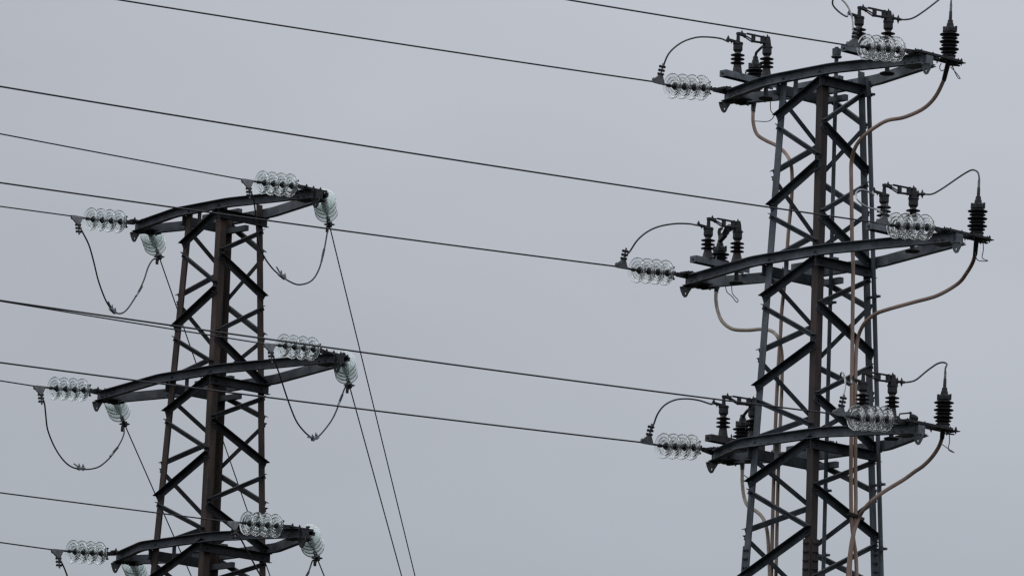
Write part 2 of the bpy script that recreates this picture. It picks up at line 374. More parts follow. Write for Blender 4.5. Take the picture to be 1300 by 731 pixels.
    for i in range(3):
        z = q['arms'][i]; a = half(t, z) + .003; HL, HR = q['HL'][i], q['HR'][i]
        wa = lambda p, i=i: W(t, p, i)
        mb = MB()
        # centre tie along the arm, rear tie and hanger
        mb.bar((-.36, 0.01, -.015), (.25, 0.01, -.015), .06, .055)
        mb.bar((-a - .05, a - .02, -.135), (-a + .36, a - .02, -.135), .05, .06)
        mb.bar((-.13, -a + .05, -.02), (-.13, -a + .05, -.25), .055, .01, up=(0, 1, 0))
        mb.xf(wa); arm = mb.build('crossarm', am, T)
        for sy in (-1, 1):
            path = chan_path(HL, HR, a, .055)
            mb = MB(); b_, h_, tt = .06, .05, .006
            prof = [(0, -h_), (b_, -h_), (b_, -h_ + tt), (tt, -h_ + tt * 1.6), (tt, h_ - tt * 1.6), (b_, h_ - tt), (b_, h_), (0, h_)]
            fr = []
            for k, p in enumerate(path):
                d0 = (path[k] - path[k - 1]).normalized() if k else (path[1] - path[0]).normalized()
                d1 = (path[k + 1] - path[k]).normalized() if k < len(path) - 1 else d0
                nn = Vector((-(d0 + d1).y, (d0 + d1).x, 0)).normalized(); sc = 1 / max(.5, nn.dot(Vector((-d0.y, d0.x, 0))))
                fr.append((Vector((p.x, sy * p.y, p.z)), Vector((nn.x, sy * nn.y, 0)) * sc, ZD))
            mb.sweep(prof, fr)
            for bx, bz in ((-a + .045, 0), (a - .045, 0), (-a + .13, -.028), (-a + .24, -.028), (a - .01, -.026)):
                mb.bolt((bx, sy * (a + .006), bz), (0, sy, 0), .013 if bz == 0 else .009)
            for bx, sg in ((-HL + .1, -1), (HR - .12, 1), (HR - .2, 1), (-HL + .2, -1)):
                H_ = HL if sg < 0 else HR; yy = .055 + (a - .055) * (H_ - abs(bx)) / (H_ - a - .14)
                mb.bolt((bx, sy * (yy + .008), -.02), (0, sy, 0), .009)
            mb.xf(wa); mb.build('channel_beam', am, arm)
        for sx in (-1, 1):
            mb = MB(); prof = [(0, -.05), (.045, -.05), (.045, -.045), (.006, -.044), (.006, .044), (.045, .045), (.045, .05), (0, .05)]
            zc = -.103; fr = [(Vector((sx * (a + .002), y_, zc)), Vector((sx, 0, 0)), ZD) for y_ in (-a - .05, a + .06)]
            mb.sweep(prof, fr)
            for yy in (-a + .05, -a * .3, a * .3, a - .05): mb.bolt((sx * (a + .02), yy, zc + .05), (0, 0, 1), .009)
            for yy in (-a + .045, a - .045): mb.bolt((sx * (a + .008), yy, zc), (sx, 0, 0), .011)
            mb.xf(wa); mb.build('cross_member', bm_, arm)
        # tip plates, end closures and the bars that carry the strings
        for sg, H_ in ((-1, HL), (1, HR)):
            mb = MB()
            mb.bar((sg * (H_ - .10), 0, .0), (sg * (H_ + .035), 0, .0), .095, .088)
            mb.bar((sg * (H_ - .26), 0, -.044), (sg * (H_ + .05), 0, -.044), .13, .008)
            # pierced lug plate with a real hole
            cx, cz, yl = (sg * (H_ + .055) if sg > 0 else -(H_ + .005)), -.125, -.075; kx = 1
            ring = []
            outer = [(-.065, .078), (.050, .074), (.072, .042), (.058, .010), (.024, -.036), (-.006, -.040), (-.030, -.020), (-.055, .03)] if sg > 0 else [(-.085, .080), (.115, .076), (.078, .036), (.042, -.002), (.016, -.036), (-.014, -.040), (-.040, -.018), (-.070, .035)]
            n_ = len(outer); v = []
            for yo in (0, .01):
                v += [Vector((cx + x_ * kx, yl + yo, cz + y_)) for x_, y_ in outer]
                v += [Vector((cx + .012 * math.cos(math.atan2(y_ , x_)), yl + yo, cz + .012 * math.sin(math.atan2(y_, x_)))) for x_, y_ in outer]
            f = []
            for k in range(n_):
                k2 = (k + 1) % n_; f += [(k, k2, n_ + k2, n_ + k), (2 * n_ + k, 3 * n_ + k, 3 * n_ + k2, 2 * n_ + k2), (k, 2 * n_ + k, 2 * n_ + k2, k2), (n_ + k, n_ + k2, 3 * n_ + k2, 3 * n_ + k)]
            mb.add(v, f)
            mb.bar((cx - .02, yl + .005, -.05), (cx + .0, yl + .02, -.05), .05, .012)
            mb.bolt((cx - .045, yl, -.058), (0, -1, 0), .009); mb.bolt((cx + .04, yl, -.062), (0, -1, 0), .009)
            mb.xf(wa); mb.build('tip_plate', am if (t == 1 and sg > 0) else 'fitting', arm)
            mb = MB(); xb = sg * H_ * .97
            y1 = (.46 if sg > 0 else .42) if t == 1 else .15
            if t == 1:
                mb.bar((xb, -.17, .0665), (xb, .13, .0665), .085, .024)
                for dx in (-.045, .045): mb.angle((xb + dx * 1.2, -.16, .053), (xb + dx * 1.2, y1, .053), (1 if dx > 0 else -1, 0, 0), (0, 0, 1), .028, .03, .005)
                for yy in (-.1, .06, .42): mb.bolt((xb + .06, yy, .06), (0, 0, 1), .012, .02); mb.bolt((xb - .06, yy, .06), (0, 0, 1), .012, .02)
                for yy in (.14, .40): mb.lathe((xb + .06, yy, .053), (0, 0, -1), [(.006, 0), (.006, .045)], 6)
            else:
                zb = .064
                mb.bar((xb, -.17, zb), (xb, y1, zb), .07, .014)
                for yy in (-.12, -.02, .08): mb.bolt((xb, yy, zb + .006), (0, 0, 1), .012, .02)

            if sg < 0:
                mb.bar((xb + .09, .0, -.056), (xb + .09, .16, -.056), .09, .012)
                for yy in (.03, .11): mb.bolt((xb + .11, yy, -.062), (0, 0, -1), .014, .010)
                mb.bar((xb + .05, .05, -.07), (xb + .14, .07, -.07), .04, .02)
            mb.xf(wa); mb.build('string_bracket', 'fitting', arm)
    if t == 1:
        for k, (nm, pts) in enumerate((('A', [(.38, 0), (-2, 0), (-4.6, 0), (-6.5, 0), (zg, 0)]), ('B', [(-.02, 0), (-2, 0), (-4.6, 0), (-6.5, 0), (zg, 0)]))):
            P = []
            for z, _ in pts:
                h_ = half(t, z); P.append((-h_ + .255, h_ - .07, z) if nm == 'A' else (h_ + .085, h_ - .035, z))
            mb = MB().tube(P, .021 if nm == 'A' else .023, 10)
            if nm == 'A':
                mb.lathe((P[0][0], P[0][1], .27), (0, 0, 1), [(.05, 0), (.055, .012), (.05, .02), (.035, .024)], 12)
                mb.bar((P[0][0], P[0][1], .30), (P[0][0], P[0][1], .365), .062, .062, up=(0, 1, 0))
            for z in (-.16, -2.2, -4.08, -4.72):
                h_ = half(t, z); x_, y_ = ((-h_ + .255, h_ - .07) if nm == 'A' else (h_ + .085, h_ - .035))
                mb.bar((x_ - .10, y_, z), (x_ + .075, y_, z), .03, .022); mb.bar((x_ + .02, y_ - .03, z), (x_ + .055, y_ - .03, z), .02, .05)
            mb.xf(w_); mb.build('operating_rod', 'steel', T, smooth=True)
    return T
tower(1); tower(2)

# ------------------------------------------------------------------ insulator strings
# one toughened-glass cap-and-pin unit: axis +Z points along the line, z = 0 at the rim plane
def disc_mesh(ribs=True):
    up = [(.030, -.022), (.048, -.024), (.075, -.022), (.100, -.015), (.118, -.004), (.1275, .008), (.1290, .014), (.1265, .018)]
    dn = [(.1225, .014), (.114, .002), (.101, -.007), (.0950, -.010), (.0930, .010), (.0880, .010), (.0860, -.013), (.066, -.017), (.0645, .002), (.0600, .002), (.058, -.017), (.030, -.016)]
    if not ribs: dn = [(.1262, .027), (.1222, .027), (.1205, .010), (.114, .002), (.101, -.007), (.0870, -.013), (.066, -.017), (.030, -.016)]
    return MB().lathe((0, 0, 0), (0, 0, 1), up + dn, 112, closed=True)
def cap_mesh():
    return MB().lathe((0, 0, 0), (0, 0, 1), [(.014, -.088), (.024, -.084), (.029, -.070), (.031, -.045), (.040, -.030), (.041, -.0245), (.0265, -.0235), (.0265, -.012)], 16)
def pin_mesh():
    return MB().lathe((0, 0, 0), (0, 0, 1), [(.0262, -.0115), (.0262, .004), (.021, .012), (.012, .015), (.009, .038), (.015, .042), (.015, .050)], 16)
DM = {}
def string_of_discs(t, arm, side, hub1, hub4, start, clampP, mat, n=4, bolts=1, lab='', rear=False, group=None, jdir=None):
    """hub1 = disc nearest the wire, hub4 = disc nearest the arm (world points)"""
    ax = (hub1 - hub4).normalized(); mid = (hub1 + hub4) / 2; sp_ = .127 if rear else (hub1 - hub4).length / 3
    T = thing('insulator_string', mid, lab, 'insulator', group)
    T.rotation_euler = (0, 0, 0)
    rot = ax.to_track_quat('Z', 'Y').to_matrix().to_4x4()
    for k in range(n):
        off = ax * (sp_ * (k - (n - 1) / 2))
        if mat not in DM:
            T['_o'] = (0, 0, 0); d = disc_mesh(not rear).build('glass_disc', mat, T, smooth=True); c = cap_mesh().build('metal_cap', 'capmetal_r' if rear else 'capmetal', d, smooth=True); pn = pin_mesh().build('ball_pin', 'capmetal_r' if rear else 'fitting', d, smooth=True); DM[mat] = (d, c, pn)
        else:
            d = DM[mat][0].copy(); COL.objects.link(d); d.parent = T
            c = DM[mat][1].copy(); COL.objects.link(c); c.parent = d; pn = DM[mat][2].copy(); COL.objects.link(pn); pn.parent = d; pn.matrix_basis = Matrix()
        mm = rot @ Matrix.Rotation(k * .7 + arm, 4, 'Z'); mm.translation = off
        d.matrix_parent_inverse = Matrix(); d.matrix_basis = mm; c.matrix_basis = Matrix()
    T['_o'] = tuple(mid)
    # shackle from the arm to the first cap
    sd = ax.cross(ZD).normalized(); u = sd.cross(ax); u = u if u.z > 0 else -u
    e4 = mid - ax * (sp_ * (n - 1) / 2 + .088)
    mb = MB(); s0 = start
    d_ = (e4 - s0)
    mb.bar(s0 - d_ * .25, s0 + d_ * .62, .03, .042, up=u); mb.bar(s0 + d_ * .45, e4 + ax * .01, .022, .03, up=u)
    for sg in (-1, 1): mb.bar(e4 - ax * .035 + sd * .016 * sg, e4 + ax * .012 + sd * .016 * sg, .005, .045, up=u)
    mb.tube([e4 - ax * .012 - u * .055, e4 - ax * .012 + u * .062], .009, 8)
    mb.lathe(e4 - ax * .012 + u * .05, u, [(.008, 0), (.02, .003), (.02, .018), (.008, .02)], 8); mb.lathe(e4 - ax * .012 - u * .065, u, [(.008, 0), (.018, .003), (.018, .014), (.008, .016)], 8)
    mb.bolt(s0 + u * .01 + ax * -.03, u, .012, .02)
    mb.build('shackle', 'fitting', T, smooth=True)
    # tension clamp at the wire end
    e1 = mid + ax * (sp_ * (n - 1) / 2 + .05)
    c0 = clampP; da = (c0 - e1).normalized(); L_ = (c0 - e1).length
    sd = da.cross(ZD).normalized(); u = sd.cross(da); u = u if u.z > 0 else -u
    mb = MB(); mb.tube([e1 - da * .02, e1 + da * L_ * .55], .0105, 8); mb.lathe(e1 + da * .0, da, [(.012, 0), (.019, .006), (.019, .03), (.012, .036)], 10)
    mb.build('ball_link', 'fitting', T, smooth=True)
    mb = MB(); g_ = bolts  # +1 jumper leaves upward, -1 downward
    if not rear:
        # body plate (triangle) with an eye and a stack of keeper bolts along the jumper tail
        jd = jdir.normalized()
        b0, b1 = e1 + da * (L_ * .40), c0 + da * .035
        ja = c0 - da * .045
        tri = [c0 - da * .115 + u * g_ * .010, ja + jd * .080 - da * .022, ja + jd * .085 + da * .018, c0 + da * .045 + u * g_ * .018, c0 + da * .05 - u * g_ * .008, c0 - u * g_ * .012, c0 - da * .12 - u * g_ * .010]
        v = [p + sd * .010 for p in tri] + [p - sd * .010 for p in tri]; nn = len(tri)
        mb.add(v, [tuple(range(nn)), tuple(reversed(range(nn, 2 * nn)))] + [(k, k + nn, (k + 1) % nn + nn, (k + 1) % nn) for k in range(nn)])
        mb.tube([c0 + da * .02 + u * g_ * (.012 + .024 * math.sin(x * math.pi / 8)) + da * (.018 * math.cos(x * math.pi / 8) + .012) for x in range(9)], .005, 6)
        mb.tube([ja + jd * .05, ja + jd * .20], .011, 8)
        mb.build('tension_clamp', 'alu', T, smooth=True)
        mb = MB(); cdir = (sd * .25 + da).normalized()
        cdir = (cdir - jd * cdir.dot(jd)).normalized()
        for k in range(3):
            p = c0 - da * .045 + jd * (.090 + .038 * k)
            mb.bar(p - cdir * .030, p + cdir * .030, .034, .010, up=jd)
            mb.lathe(p + cdir * .026, jd, [(.006, -.016), (.015, -.008), (.015, .008), (.006, .012)], 8); mb.lathe(p - cdir * .022, jd, [(.005, -.012), (.012, -.005), (.012, .008), (.005, .016)], 8)
        mb.build('keeper_bolt', 'fitting', T, smooth=True)
    else:
        mb.lathe(e1 + da * (L_ * .45), da, [(.012, 0), (.024, .01), (.020, L_ * .4), (.010, L_ * .55)], 10)
        mb.bar(c0 - sd * .03, c0 + sd * .03, .05, .05, up=u); mb.bolt(c0 - sd * .03, -sd, .012, .02); mb.bolt(c0 + sd * .03, sd, .012, .02)
        mb.bar(c0 - u * .03 - sd * .02, c0 - u * .085 - sd * .02, .04, .03, up=sd)
        mb.build('tension_clamp', 'fitting', T, smooth=True)
    return T

STR = {(1,0,'l'):[(905,113),(891.5,111.7),(854.9,109.5),(832.5,104.4)],(1,0,'r'):[(1149,61),(1138.4,63.5),(1101,60.2),(1079,58.3)],
(1,1,'l'):[(857.6,346.3),(845.5,346.3),(810,343),(785.5,338.6)],(1,1,'r'):[(1186.6,287.6),(1175,288.7),(1138.4,286.5),(1117,283.3)],
(1,2,'l'):[(891,568.7),(878.8,567.6),(843.8,565.8),(818,561.6)],(1,2,'r'):[(1136,530),(1123.9,532),(1087.7,529.8),(1062,525.6)],
(2,0,'l'):[(163.7,284.3),(151.3,281.3),(116.7,278.3),(94.5,274.8)],(2,0,'r'):[(380.5,237),(368.7,235.7),(334.2,232),(311,228.6)],
(2,1,'l'):[(117.6,498.3),(105,495),(70.5,492.8),(47,490.4)],(2,1,'r'):[(407.7,443),(396.6,443),(360.9,439),(339,436.8)],
(2,2,'l'):[(141.4,703.6),(127,702),(93.7,699.7),(69.5,697.7)],(2,2,'r'):[(361.8,666.4),(350,667.2),(315.3,663.8),(292.5,662.2)]}
# where each line conductor leaves the left (or top) edge of the photo
WEND = {(1,0,'l'):(150,0),(1,0,'r'):(720,0),(1,1,'l'):(0,232),(1,1,'r'):(0,110),(1,2,'l'):(0,460),(1,2,'r'):(0,381.3),
        (2,0,'l'):(0,262),(2,0,'r'):(0,170),(2,1,'l'):(0,483),(2,1,'r'):(0,382),(2,2,'l'):(0,688),(2,2,'r'):(0,625)}
JD = {1: Vector((.0, 0, 1)), 2: Vector((0, 0, -1))}
CL = {}; CLD = {}
for (t, arm, s), px in STR.items():
    q = TOW[t]; H_ = (q['HR'][arm] if s == 'r' else -q['HL'][arm]) * .97
    P = [W(t, at(t, *p, 'x', H_, arm), arm) for p in px]
    u_, v_ = dirs(t)
    tip = W(t, (H_, -.15, .06 if s == 'r' else .035), arm)
    g_ = 1 if t == 1 else -1
    jd = (JD[t] - (v_ * .25 if t == 1 else v_ * -.18) + u_ * (.12 if t == 1 else .05))
    if t == 1: jd = Vector((0, 0, 1)) + u_ * .22 + v_ * .05
    else: jd = Vector((0, 0, -1)) + u_ * .10 + v_ * .10
    st = 'left' if s == 'l' else 'right'
    string_of_discs(t, arm, s, P[2], P[1], tip, P[3], 'glass' if t == 1 else 'glass_g', bolts=g_, jdir=jd,
        lab='row of four glass discs at the %s tip of the %s pylon\'s %s crossarm' % (st, TN[t], AN[arm]), group='glass insulator strings on the line side')
    CL[(t, arm, s)] = (P[3], jd.normalized(), H_); CLD[(t, arm, s)] = (P[3] - P[2]).normalized()
    # line conductor: parabola in the vertical plane of the string, towards the next support off the picture
    c0 = P[3]
    e = W(t, at(t, *WEND[(t, arm, s)], 'x', H_, arm), arm)
    hv = Vector((e.x - c0.x, e.y - c0.y, 0)); D = hv.length; hv.normalize()
    cc = .0009; m0 = (c0.z - e.z + cc * D * D) / D
    pts = [c0 + hv * s_ + Vector((0, 0, -m0 * s_ + cc * s_ * s_)) for s_ in [k * .5 for k in range(0, 60)] + [30 + 2 * k for k in range(0, 31)]]
    wr = MB().tube([c0 - hv * .03] + pts, .0080 if t == 1 else .0074, 8)
    o = wr.build('conductor_wire', 'wire', None, smooth=True, origin=c0)
    tag(o, 'dark line wire ending at the %s glass string of the %s pylon\'s %s crossarm' % (st, TN[t], AN[arm]), 'wire', 'overhead line wires')

# rear strings and rear wires of the left tower
REAR = {(0,'r'):[(410,247),(418,285),(527,731),11.5],(0,'l'):[(190,291),(202,326),(343,731),10.8],(1,'r'):[(435.5,453),(443.5,489),(510,731),6.4],
        (1,'l'):[(143,501),(158,538),(243,731),5.1],(2,'r'):[(390,673),(402.5,708),(411.8,731),.62],(2,'l'):[(166,708),(181,744),(250,931),4.9]}
RC = {}
for (arm, s), (p0, p1, p2, D) in REAR.items():
    H_ = TOW[2]['HR'][arm] + .0 if s == 'r' else -TOW[2]['HL'][arm] + .0
    a0 = W(2, (H_, .13 if s == 'r' else .16, .02 if s == 'r' else 0), arm)
    q0 = atY(*p0, a0.y); q1 = atY(*p1, a0.y + 1.0); ax = (q1 - q0).normalized()
    h4 = q0 + ax * .17; h1 = h4 + ax * .381
    st = 'left' if s == 'l' else 'right'
    string_of_discs(2, arm, s, h1, h4, a0, q1, 'glass_r', rear=True,
        lab='overlapping greenish glass discs behind the %s tip of the left pylon\'s %s crossarm' % (st, AN[arm]), group='rear glass insulator strings of the left pylon')
    RC[(arm, s)] = (q1, ax)
    e = atY(*p2, q1.y + D)
    hv = (e - q1); 
    pts = [q1 + hv * (k / 12) for k in range(0, 37)] if D > 2 else [q1 + hv * (k * .5) for k in range(0, 60)]
    # a slack span: slight sag, steep towards a lower support behind
    L0 = pts[-1] - q1
    o = MB().tube(pts, .0068, 8).build('conductor_wire', 'wire', None, smooth=True, origin=q1)
    tag(o, 'thin rear wire dropping from behind the %s tip of the left pylon\'s %s crossarm' % (st, AN[arm]), 'wire', 'rear wires of the left pylon')

# ------------------------------------------------------------------ jumpers of the left tower
JUMP = {(0,'l'):([(105.6,296.3),(113,311.4),(119,332.4),(125,356.5),(134,380.6),(143,394),(152.2,398),(161.3,392.6),(173.3,374.6),(182.3,356.5),(188.4,338.5),(195,329)], (143,394), (178,367)),
 (0,'r'):([(320,247),(322.7,256.7),(325,278.8),(327.6,306),(333.7,323),(343.6,338),(353.4,347.8),(368.2,357.6),(380.5,361.3),(395.3,356.4),(405,341.6),(411.3,318.2),(416.3,291)], (358,350.5), (410.5,321)),
 (1,'l'):([(56.3,511.4),(58,525.7),(60.6,545.4),(69.4,567.3),(80.4,583.7),(91.3,592.4),(104.4,595.3),(117.6,594.6),(128.5,590.3),(141.6,578.2),(152.6,561.8),(157.4,549.8),(157,541)], (103,594.5), (146.5,571)),
 (1,'r'):([(347.3,453),(356,478.8),(365.8,508.4),(375.6,533),(385.5,546.6),(395.4,555.2),(400.3,556.4),(410,547.8),(422.5,530.6),(431,510.9),(438.5,491)], (400,556), (433,505)),
 (2,'l'):([(79,715),(83,724),(88,738),(97,762),(110,784),(124,792),(140,790),(157,775),(171,757),(180,747)], (124,792), (162,769)),
 (2,'r'):([(305,682.5),(316,702.8),(329.7,728),(342,746),(356,757),(368,757),(379,748),(388,734),(393,722),(397,711)], (356,757), (390,729))}
for (arm, s), (px, mk, sl) in JUMP.items():
    c0, jd, H_ = CL[(2, arm, s)]; q1, ax = RC[(arm, s)]
    Y0 = (c0 + jd * .2).y; Y1_ = q1.y
    n = len(px); ln = [0]
    for i in range(1, n): ln.append(ln[-1] + math.hypot(px[i][0] - px[i - 1][0], px[i][1] - px[i - 1][1]))
    P = [atY(*p, Y0 + (Y1_ - Y0) * (l_ / ln[-1])) for p, l_ in zip(px, ln)]
    st = 'left' if s == 'l' else 'right'
    o = MB().tube([c0 - CLD[(2, arm, s)] * .045 + jd * .08] + P + [q1 - ZD * .04], .0088, 8, smooth=6).build('jumper_cable', 'wire', None, smooth=True, origin=P[0])
    tag(o, 'sagging jumper loop under the %s tip of the left pylon\'s %s crossarm' % (st, AN[arm]), 'cable', 'sagging jumper loops of the left pylon')
    def near(pt):
        best = min(range(n), key=lambda i: (px[i][0] - pt[0]) ** 2 + (px[i][1] - pt[1]) ** 2); j = min(max(best, 1), n - 2)
        return atY(*pt, P[best].y), (P[j + 1] - P[j - 1]).normalized()
    p, d = near(mk); uu = (ZD - d * d.z).normalized()
    mb = MB().bar(p - d * .055, p + d * .055, .035, .03, up=uu)
    for k in (-.032, .032): mb.tube([p + d * k - uu * .025, p + d * k + uu * .055], .0065, 6); mb.lathe(p + d * k + uu * .02, uu, [(.008, 0), (.017, .003), (.017, .015), (.008, .018)], 8)
    mb.tube([p - d * .055 + uu * .022, p - d * .12 + uu * .05], .008, 8)
    mb.build('groove_clamp', 'alu', o, smooth=True)
    p, d = near(sl)
    MB().tube([p - d * .06, p - d * .05, p + d * .05, p + d * .06], .0135, 10).build('joint_sleeve', 'fitting', o, smooth=True)
    MB().tube([p + (d if s == 'z' else -d) * .065, p - d * .14], .0118, 10).build('armour_wrap', 'alu', o, smooth=True)

# ------------------------------------------------------------------ disconnector switches
def post(mb_base, mb_sh, mb_cap, y, z0, flare=0, dz=0):
    mb_base.lathe((0, y, z0), ZD, [(.050 + flare * .008, 0), (.046 + flare * .006, .03), (.040, .075 + dz), (.036, .09 + dz)], 18)
    zb = z0 + .085 + dz
    pr = [(.032, 0)]
    for k in range(3):
        zz = .012 + k * .041; pr += [(.034, zz - .006), (.050, zz - .002), (.070, zz + .003), (.0715, zz + .009), (.060, zz + .014), (.036, zz + .020), (.032, zz + .026)]
    pr += [(.030, .135)]
    mb_sh.lathe((0, y, zb), ZD, pr, 22)
    zc = zb + .133
    mb_cap.lathe((0, y, zc), ZD, [(.034, 0), (.040, .01), (.048, .02), (.047, .075), (.053, .08), (.051, .098), (.030, .10)], 16)
    return zc + .10
def disconnector(arm, s, lx, yi, idx, old):
    o3 = W(1, (lx, 0, 0), arm); st = 'left' if s == 'l' else 'right'
    T = thing('disconnector_switch', o3, 'blade switch on two ribbed posts, %s half of the right pylon\'s %s crossarm' % (st, AN[arm]), 'switch', 'disconnector switches on the right pylon')
    dz_ = .0 if s == 'l' else .02
    f = lambda p: W(1, (lx + p[0], p[1], p[2] + dz_), arm)
    mb = MB(); prof = [(-.045, 0), (.045, 0), (.045, .065), (.039, .065), (.039, .006), (-.039, .006), (-.039, .065), (-.045, .065)]
    prof = [(x, .068 - z) for x, z in prof]
    mb.sweep(prof, [(Vector((0, y_, .054)), Vector((1, 0, 0)), ZD) for y_ in (yi - .20, yi + .55)])
    mb.bar((0, yi - .203, .088), (0, yi - .195, .088), .088, .064)
    mb.bolt((-.046, yi - .15, .085), (-1, 0, 0)); mb.bolt((.0, yi - .204, .09), (0, -1, 0), .012)
    mb.bolt((-.03, yi + .09, .122), (0, 0, 1), .008, .03); mb.bolt((.03, yi + .09, .122), (0, 0, 1), .008, .03)
    mb.xf(f); mb.build('base_channel', 'arm' if not old else 'porc_base', T)
    y2 = yi + .41; tops = []
    for y_, z0 in ((yi, .123), (y2, .158)):
        b1_, b2_, b3_ = MB(), MB(), MB()
        tops.append(post(b1_, b2_, b3_, y_, z0, flare=(1 if arm == 1 else 0)))
        b1_.xf(f); b2_.xf(f); b3_.xf(f)
        pi = b2_.build('post_insulator', 'porc', T, smooth=True); b1_.build('insulator_foot', 'porc_base', pi, smooth=True); b3_.build('insulator_cap', 'fitting', pi, smooth=True)
    # upright contact on post one and hinge on post two
    mb = MB(); z1, z2 = tops
    mb.lathe((0, yi, z1 - .01), ZD, [(.022, 0), (.020, .03), (.016, .10), (.018, .105)], 10)
    mb.bar((0, yi - .01, z1 + .092), (0, yi + .085, z1 + .088), .042, .024); mb.bar((0, yi + .055, z1 + .10), (0, yi + .10, z1 + .075), .02, .028)
    mb.bolt((0, yi + .05, z1 + .10), (0, 0, 1), .010, .022)
    mb.bar((0, yi - .02, z1 + .0), (-.03, yi - .13, z1 + .015), .03, .022); mb.bolt((-.03, yi - .11, z1 + .02), (0, 0, 1), .012, .022); mb.bolt((-.02, yi - .075, z1 + .012), (0, 0, -1), .010, .022)
    mb.xf(f); mb.build('fixed_contact', 'fitting', T, smooth=True)
    mb = MB()
    for dx in (-.018, .018): mb.sweep([(-.004, -.045), (.004, -.045), (.004, .045), (-.004, .045)], [(Vector((dx, y2 - .005, z2 - .01)), Vector((1, 0, 0)), Vector((0, 1, 0))), (Vector((dx, y2, z2 + .06)), Vector((1, 0, 0)), Vector((0, .6, 0))), (Vector((dx, y2 - .005, z2 + .098)), Vector((1, 0, 0)), Vector((0, .45, 0)))])
    mb.bar((0, y2, z2 - .01), (0, y2, z2 + .06), .03, .06, up=(0, 1, 0)); mb.bolt((0, y2, z2 + .095), (0, 0, 1), .010, .014)
    mb.bolt((.0, y2 + .045, z2), (0, 1, 0), .011, .02)
    mb.xf(f); mb.build('hinge', 'fitting', T, smooth=True)
    mb = MB()
    A_ = Vector((0, yi + .085, z1 + .100)); B_ = Vector((0, y2 - .005, z2 + .085)); dn = Vector((0, 0, -.056))
    for dx in (-.018, .018):
        mb.tube([A_ + Vector((dx, .02, .012)), B_ + Vector((dx, 0, .0))], .0055, 8)
        mb.tube([A_ + Vector((dx * .6, -.02, -.01)), A_ + Vector((dx, .05, -.03)), A_ + Vector((dx, .12, -.052)), B_ + dn + Vector((dx, 0, 0))], .0075, 8)
    for fy in (.40, .80):
        p = A_.lerp(B_, fy); mb.bar(p + Vector((0, 0, .012)), p + dn - Vector((0, 0, .012)), .046, .016, up=(0, 1, 0))
    mb.xf(f); mb.build('switch_blade', 'fitting', T, smooth=True)
    # round plate hung under the arm below post two
    mb = MB().lathe((0, y2, -.075), ZD, [(.03, 0), (.066, .004), (.074, .012), (.074, .020), (.06, .026), (.024, .036), (.022, .13)], 24)
    mb.xf(f); mb.build('drive_disc', 'fitting', T, smooth=True)
    return f, tops, yi, y2
DIS = {}
for arm, s, lx, yi, old in ((0, 'l', -.85, -.365, 0), (1, 'l', -1.24, -.326, 0), (2, 'l', -.95, -.325, 1), (0, 'r', .84, -.355, 0), (1, 'r', 1.25, -.362, 0), (2, 'r', 1.03, -.368, 0)):
    DIS[(arm, s)] = disconnector(arm, s, lx, yi, 0, old) + (lx,)

# leads from the wire clamps to the switches
LEAD = {(0,'l'):[(841.7,85.4),(849.4,67.9),(864.7,54.7),(882.3,48.2),(897.6,47.3),(915,49.3),(925,53.6)],
 (1,'l'):[(799.6,319),(809.4,304.7),(822.5,293.8),(838,287.2),(857.6,284),(875,284.2),(885,286)],
 (2,'l'):[(829.6,539),(835,525),(843.8,514),(857,507.4),(872.3,506),(887.6,508),(903,512.8)],
 (0,'r'):[(1083,37),(1082,24),(1077,10),(1070,1),(1063,-3),(1058,-1),(1057.4,6.6),(1065,15.3),(1075,21.5)],
 (1,'r'):[(1116.5,268.6),(1113,265.7),(1104.9,264.3),(1095.6,259.9),(1088.6,253.5),(1086.3,247),(1089,241.9),(1095.6,241),(1102.6,243.6),(1109,248.)],
 (2,'r'):[(1069,506.8),(1072.4,494.7),(1073,481.6),(1070.2,473.3),(1067.4,474),(1068,478.3),(1073,483),(1081,487)]}
for (arm, s), px in LEAD.items():
    f, tops, yi, y2, lx = DIS[(arm, s)]; c0, jd, H_ = CL[(1, arm, s)]; n = len(px)
    hub1 = c0; ddir = CLD[(1, arm, s)]
    P = []
    for i, p in enumerate(px):
        u = i / (n - 1); P.append(W(1, at(1, *p, 'x', H_ + (lx - H_) * (u * .9 + .05), arm), arm))
    ev, uv = dirs(1)
    tail = hub1 - (hub1 - c0) + jd * .05
    P = [c0 - ddir * .045 + jd * .10] + P + [f((-.03, yi - .12, tops[0] + .012)), f((0, yi - .02, tops[0] + .005))]
    st = 'left' if s == 'l' else 'right'
    o = MB().tube(P, .009, 8, smooth=6).build('jumper_lead', 'lead' if s == 'l' else 'brightlead', None, smooth=True, origin=P[1])
    tag(o, 'curved lead from wire clamp to the %s switch of the right pylon\'s %s crossarm' % (st, AN[arm]), 'cable', 'short leads into the switches')

